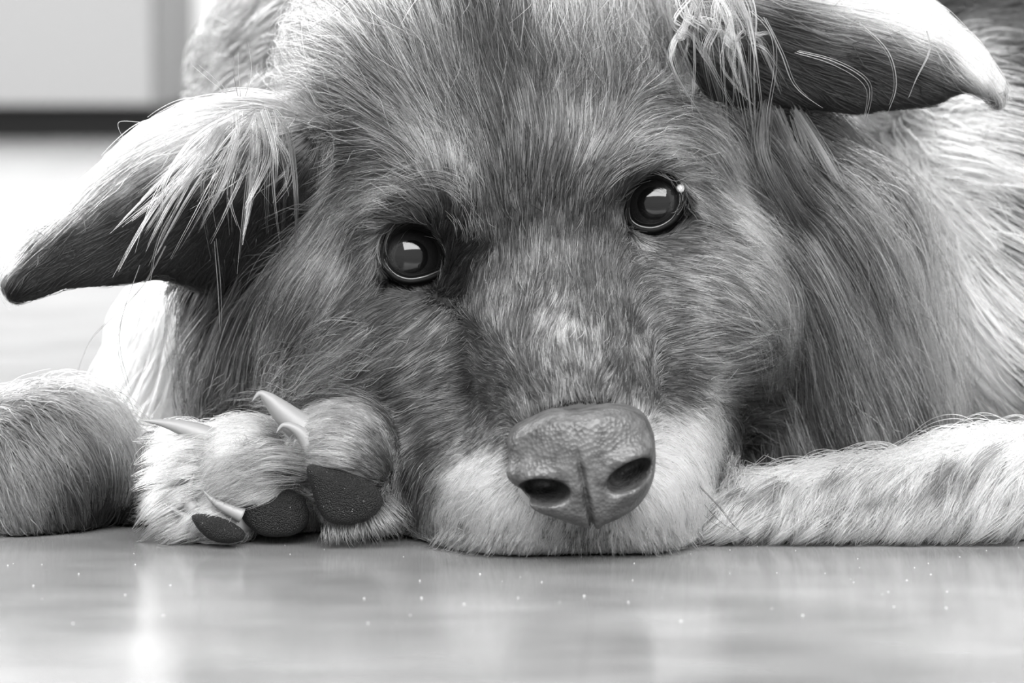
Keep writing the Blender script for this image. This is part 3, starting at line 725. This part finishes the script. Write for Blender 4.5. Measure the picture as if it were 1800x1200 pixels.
for a in ([(1320,20),(1355,60),(1362,120),(1350,200),(1352,235)], [(1345,30),(1375,90),(1400,150),(1450,190)], [(1510,40),(1560,90),(1575,150),(1560,200)], [(1628,55),(1633,90),(1610,140),(1595,180)],
          [(1400,90),(1470,110),(1525,150),(1515,220)], [(1285,30),(1272,80),(1272,125),(1330,190)], [(1220,60),(1222,120),(1218,200)]):
    T.append(([(p, q, 2.6) for p, q in a], 3, .03, .03, .75, .009))
for a in ([(290,430),(250,500),(190,560),(150,610),(120,720),(130,800)], [(245,470),(215,560),(210,620),(225,680),(240,730)], [(380,420),(388,500),(390,590)], [(330,330),(280,420),(262,500),(235,590)],
          [(440,230),(475,260),(500,310),(520,340)], [(420,170),(414,130),(415,80)], [(430,168),(440,120),(432,60)], [(400,165),(370,140),(330,105)], [(245,215),(205,215),(210,240),(230,250)]):
    T.append(([(p, q, 1.8) for p, q in a], 2, .03, .04, .42, .009))
put('ear_tuft', [locks(T)], dog, 'pale wispy hair tufts at ear roots')
T = []
for i in range(150):
    f_ = rng.random(); x0 = 1235 + 110 * f_ + wob(18); y0 = 185 + 230 * rng.random() ** 1.3; x0 += (y0 - 90) * .28
    y1 = y0 + rng.uniform(180, 400); x1 = x0 + (y1 - y0) * rng.uniform(.35, .62); b_ = wob(14); Yf = 5.0 + wob(.2)
    T.append(([(x0, y0, Yf + .8), (x0 + (x1 - x0) * .3 + b_, y0 + (y1 - y0) * .33, Yf), (x0 + (x1 - x0) * .72 + b_, y0 + (y1 - y0) * .68, Yf), (x1, y1, Yf + .3)], int(rng.choice([5, 14, 30])), .10, .03, rng.choice([.12, .2, .3, .5, .6] if y0 < 290 else [.2, .3, .52, .68, .8, .86]), .008))
for i in range(90):
    x0 = 400 + 130 * rng.random(); y0 = 300 + 230 * rng.random()
    y1 = y0 + rng.uniform(150, 260); x1 = x0 - (y1 - y0) * rng.uniform(.3, .55); b_ = wob(14); Yf = 6.0 + wob(.3)
    T.append(([(x0, y0, Yf), (x0 + (x1 - x0) * .3 + b_, y0 + (y1 - y0) * .3, Yf - .5), (x0 + (x1 - x0) * .75 + b_, y0 + (y1 - y0) * .65, Yf - .5), (x1, min(y1, 745), Yf)], int(rng.choice([4, 10, 24])), .09, .03, rng.choice([.15, .24, .34, .42]), .008))
put('mane_lock', [locks(T)], dog)
T = []
for i in range(330):     # shaggy hair hanging off the foreleg
    x0 = rng.uniform(1270, 1840)
    top = np.interp(x0, [1260, 1400, 1500, 1640, 1720, 1850], [855, 832, 818, 800, 770, 775]); y0 = top + (925 - top) * rng.uniform(0, .8)
    L_ = rng.uniform(70, 130); a_ = rng.uniform(.25, .9) if y0 > 800 else rng.uniform(.6, 1.3)
    x1 = x0 - L_ * a_; y1 = min(y0 + L_, 957)
    Yf = .1 - .5 * math.sin(math.pi * min(max((y0 - top) / 180, 0), 1)) + (.9 if y0 < top + 12 else 0)
    b_ = wob(7)
    T.append(([(x0, y0, Yf + .3), (x0 + (x1 - x0) * .3 - 4 + b_, y0 + (y1 - y0) * .25, Yf - .3), (x0 + (x1 - x0) * .7 + b_, y0 + (y1 - y0) * .65, Yf - .4), (x1, y1, Yf - .25)], int(rng.choice([12, 25, 45])), .12, .03, rng.choice([.5, .72, .8, .88, .92]), .007))
put('foreleg_fur', [locks(T)], dog)
T = []
for i in range(110):     # spiky white fringe on the outer side of the paw
    y0 = rng.uniform(770, 935); x0 = rng.uniform(290, 375); L_ = rng.uniform(50, 95); an = np.interp(y0, [770, 860, 935], [.1, .45, .55]) + wob(.12)
    x1 = max(x0 - L_ * math.cos(an), 228 + rng.uniform(0, 20)); y1 = min(y0 + L_ * math.sin(an), 958); Yf = -.2 + wob(.2)
    T.append(([(x0, y0, Yf + .3), ((x0 + x1) / 2, (y0 + y1) / 2 - 5 + wob(3), Yf - .2), (x1, y1, Yf)], int(rng.choice([10, 20, 30])), .10, .02, rng.uniform(.85, .97), .007))
for i in range(60):      # fringe under and beside the large pad
    t_ = rng.random(); x0 = 565 + 125 * t_; y0 = 925 - 45 * t_ ** 2; an = math.radians(np.interp(t_, [0, .5, 1], [95, 75, 40]) + wob(8)); L_ = rng.uniform(28, 48) + 25 * t_
    x1 = x0 + L_ * math.cos(an); y1 = min(y0 + L_ * math.sin(an), 957); Yf = -1.2
    T.append(([(x0, y0, Yf + .3), ((x0 + x1) / 2, (y0 + y1) / 2, Yf), (x1, y1, Yf + .2)], 6, .08, .04, rng.uniform(.55, .85), .006))
for i in range(40):      # hair swept over the middle toe towards its claw
    x0 = rng.uniform(430, 540); y0 = rng.uniform(780, 845); x1 = rng.uniform(335, 420); y1 = y0 + rng.uniform(0, 60)
    T.append(([(x0, y0, -.7), (x0 * .6 + x1 * .4, y0 - 4 + wob(5), -1.2), (x1, y1, -.9)], 14, .10, .03, rng.uniform(.55, .8), .006))
put('paw_fur', [locks(T)], dog)
# pale brow strands
def onface(px, py, off):
    h_ = hit(px, py); return (px, py, (h_[1] if h_ is not None else 3.0) - off)
T = []
ARC_L = np.array([(835,360),(812,325),(775,305),(730,308),(685,325),(645,355),(612,400),(590,450)], float)
ARC_R = np.array([(1040,345),(1062,312),(1092,285),(1135,266),(1180,262),(1225,278),(1262,312),(1285,360)], float)
for ARC, sg in ((ARC_L, 1), (ARC_R, 1)):
    for i in range(130):
        t0 = rng.uniform(0, 5.2); ln_ = rng.uniform(1.0, 1.8); dv_ = rng.normal(8, 17); pts = []
        for q in (0, .5, 1):
            t_ = min(t0 + ln_ * q, 6.99); k_ = int(t_); p_ = ARC[k_] * (1 - t_ + k_) + ARC[k_ + 1] * (t_ - k_)
            pts.append(onface(p_[0] + wob(2), p_[1] + dv_ * (1 - .3 * q), .08 + .3 * q))
        T.append((pts, 2, .04, .03, rng.uniform(.45, .85), .0065))
for i in range(30):
    x_, y_ = rng.uniform(800, 850), rng.uniform(320, 430)
    T.append(([onface(x_, y_, .1), onface(x_ - 3 + wob(4), y_ - 22, .3), onface(x_ - 8 + wob(5), y_ - 46, .35)], 3, .04, .03, rng.uniform(.5, .85), .007))
put('brow_hair', [locks(T)], dog)
T = []
for i in range(330):     # short fringe where the lips meet the floor
    x_ = rng.uniform(775, 1255); o_ = onface(x_, rng.uniform(925, 958), .02); dx_ = (x_ - 1035) * .09 + wob(4)
    T.append(([o_, (x_ + dx_ * .5, o_[1] + 12, o_[2] - .15), (x_ + dx_, min(o_[1] + 27, 977), o_[2] - .1)], 3, .04, .02, rng.choice([.3, .7, .9, .95]), .007))
put('chin_hair', [locks(T)], dog)
# whiskers and stray hairs
T = [([(1243,707,1.5),(1270,680,1),(1292,655,.8),(1312,628,1)], 1, 0, 0, .85, .012),
     ([(1205,850,-1.5),(1240,890,-1.5),(1275,930,-1),(1330,958,-.5)], 4, .25, .12, .3, .010),
     ([(1235,900,-.8),(1262,930,-.8),(1290,945,-.6),(1318,965,-.4)], 5, .2, .12, .5, .009)]
put('whisker', [locks(T)], dog)

# ------------------------------------------------------------------ setting
M_FLOOR = mat('polished_floor', .25, .16, .5)
nt = M_FLOOR.node_tree; b = nt.nodes['Principled BSDF']
tcn = nt.nodes.new('ShaderNodeTexCoord'); no = nt.nodes.new('ShaderNodeTexNoise'); no.inputs['Scale'].default_value = 14; no.inputs['Detail'].default_value = 4
mp = nt.nodes.new('ShaderNodeMapping'); mp.inputs['Scale'].default_value = (1, 2.2, 1)
cr = nt.nodes.new('ShaderNodeValToRGB'); cr.color_ramp.elements[0].color = (.13, .13, .13, 1); cr.color_ramp.elements[1].color = (.20, .20, .20, 1)
cr.color_ramp.elements[0].position = .32; cr.color_ramp.elements[1].position = .68
nt.links.new(tcn.outputs['Object'], mp.inputs[0]); nt.links.new(mp.outputs[0], no.inputs['Vector']); nt.links.new(no.outputs[0], cr.inputs[0]); nt.links.new(cr.outputs[0], b.inputs['Base Color'])
def box(name, x0, x1, y0, y1, z0, z1, m, parent=None):
    v = [(x, y, z) for x in (x0, x1) for y in (y0, y1) for z in (z0, z1)]
    f = [(0, 1, 3, 2), (4, 6, 7, 5), (0, 4, 5, 1), (2, 3, 7, 6), (0, 2, 6, 4), (1, 5, 7, 3)]
    return mesh_obj(name, v, f, m, parent, False)
fl = box('floor', -400, 400, -250, 380, -5, 0, M_FLOOR); fl['kind'] = 'structure'
wb = box('wall_back', -400, 400, 380, 392, -5, 260, mat('white_wall', .85, .8)); wb['kind'] = 'structure'
M_CAB = mat('pale_grey_lacquer', .165, .5); M_GAP = mat('shade_coloured_plinth', .015, .8)  # plinth is near-black: the toe-kick's shade put into its colour
cab = bpy.data.objects.new('cabinet', None); COL.objects.link(cab)
cab['label'] = 'pale grey low cabinet on a shade-coloured plinth by the white wall behind the dog'; cab['category'] = 'cabinet'
box('carcass', -220, -43, 334, 378, 4.2, 70, M_CAB, cab)
box('plinth', -219, -44, 338, 377, 0, 4.2, M_GAP, cab)
box('door', -219, -133, 332, 334, 4.4, 68, M_CAB, cab)
box('door', -131, -44, 332, 334, 4.4, 68, M_CAB, cab)
# dust and shed hairs lying on the floor
r2 = np.random.default_rng(5); dv, df = [], []
for i in range(80):
    x = r2.uniform(-16, 16); y = -r2.uniform(0, 1) ** 1.3 * 14 - .3; q = .018 * (1 - y * .06) * r2.uniform(.5, 1.3); v0 = len(dv)
    for a in range(6):
        t = a * math.pi / 3; dv.append((x + q * math.cos(t) * r2.uniform(.7, 1.3), y + q * math.sin(t) * r2.uniform(.7, 1.3), q * .5))
    dv.append((x, y, q * 1.2)); dv.append((x, y, 0.0))
    for a in range(6):
        df.append((v0 + a, v0 + (a + 1) % 6, v0 + 6)); df.append((v0 + (a + 1) % 6, v0 + a, v0 + 7))
du = mesh_obj('dust', np.array(dv), df, mat('dust_grain', .6, .3, .5)); du['kind'] = 'stuff'
du['label'] = 'tiny pale dust grains scattered on the polished floor before the dog'; du['category'] = 'dust'
print('done', time.time() - T0)
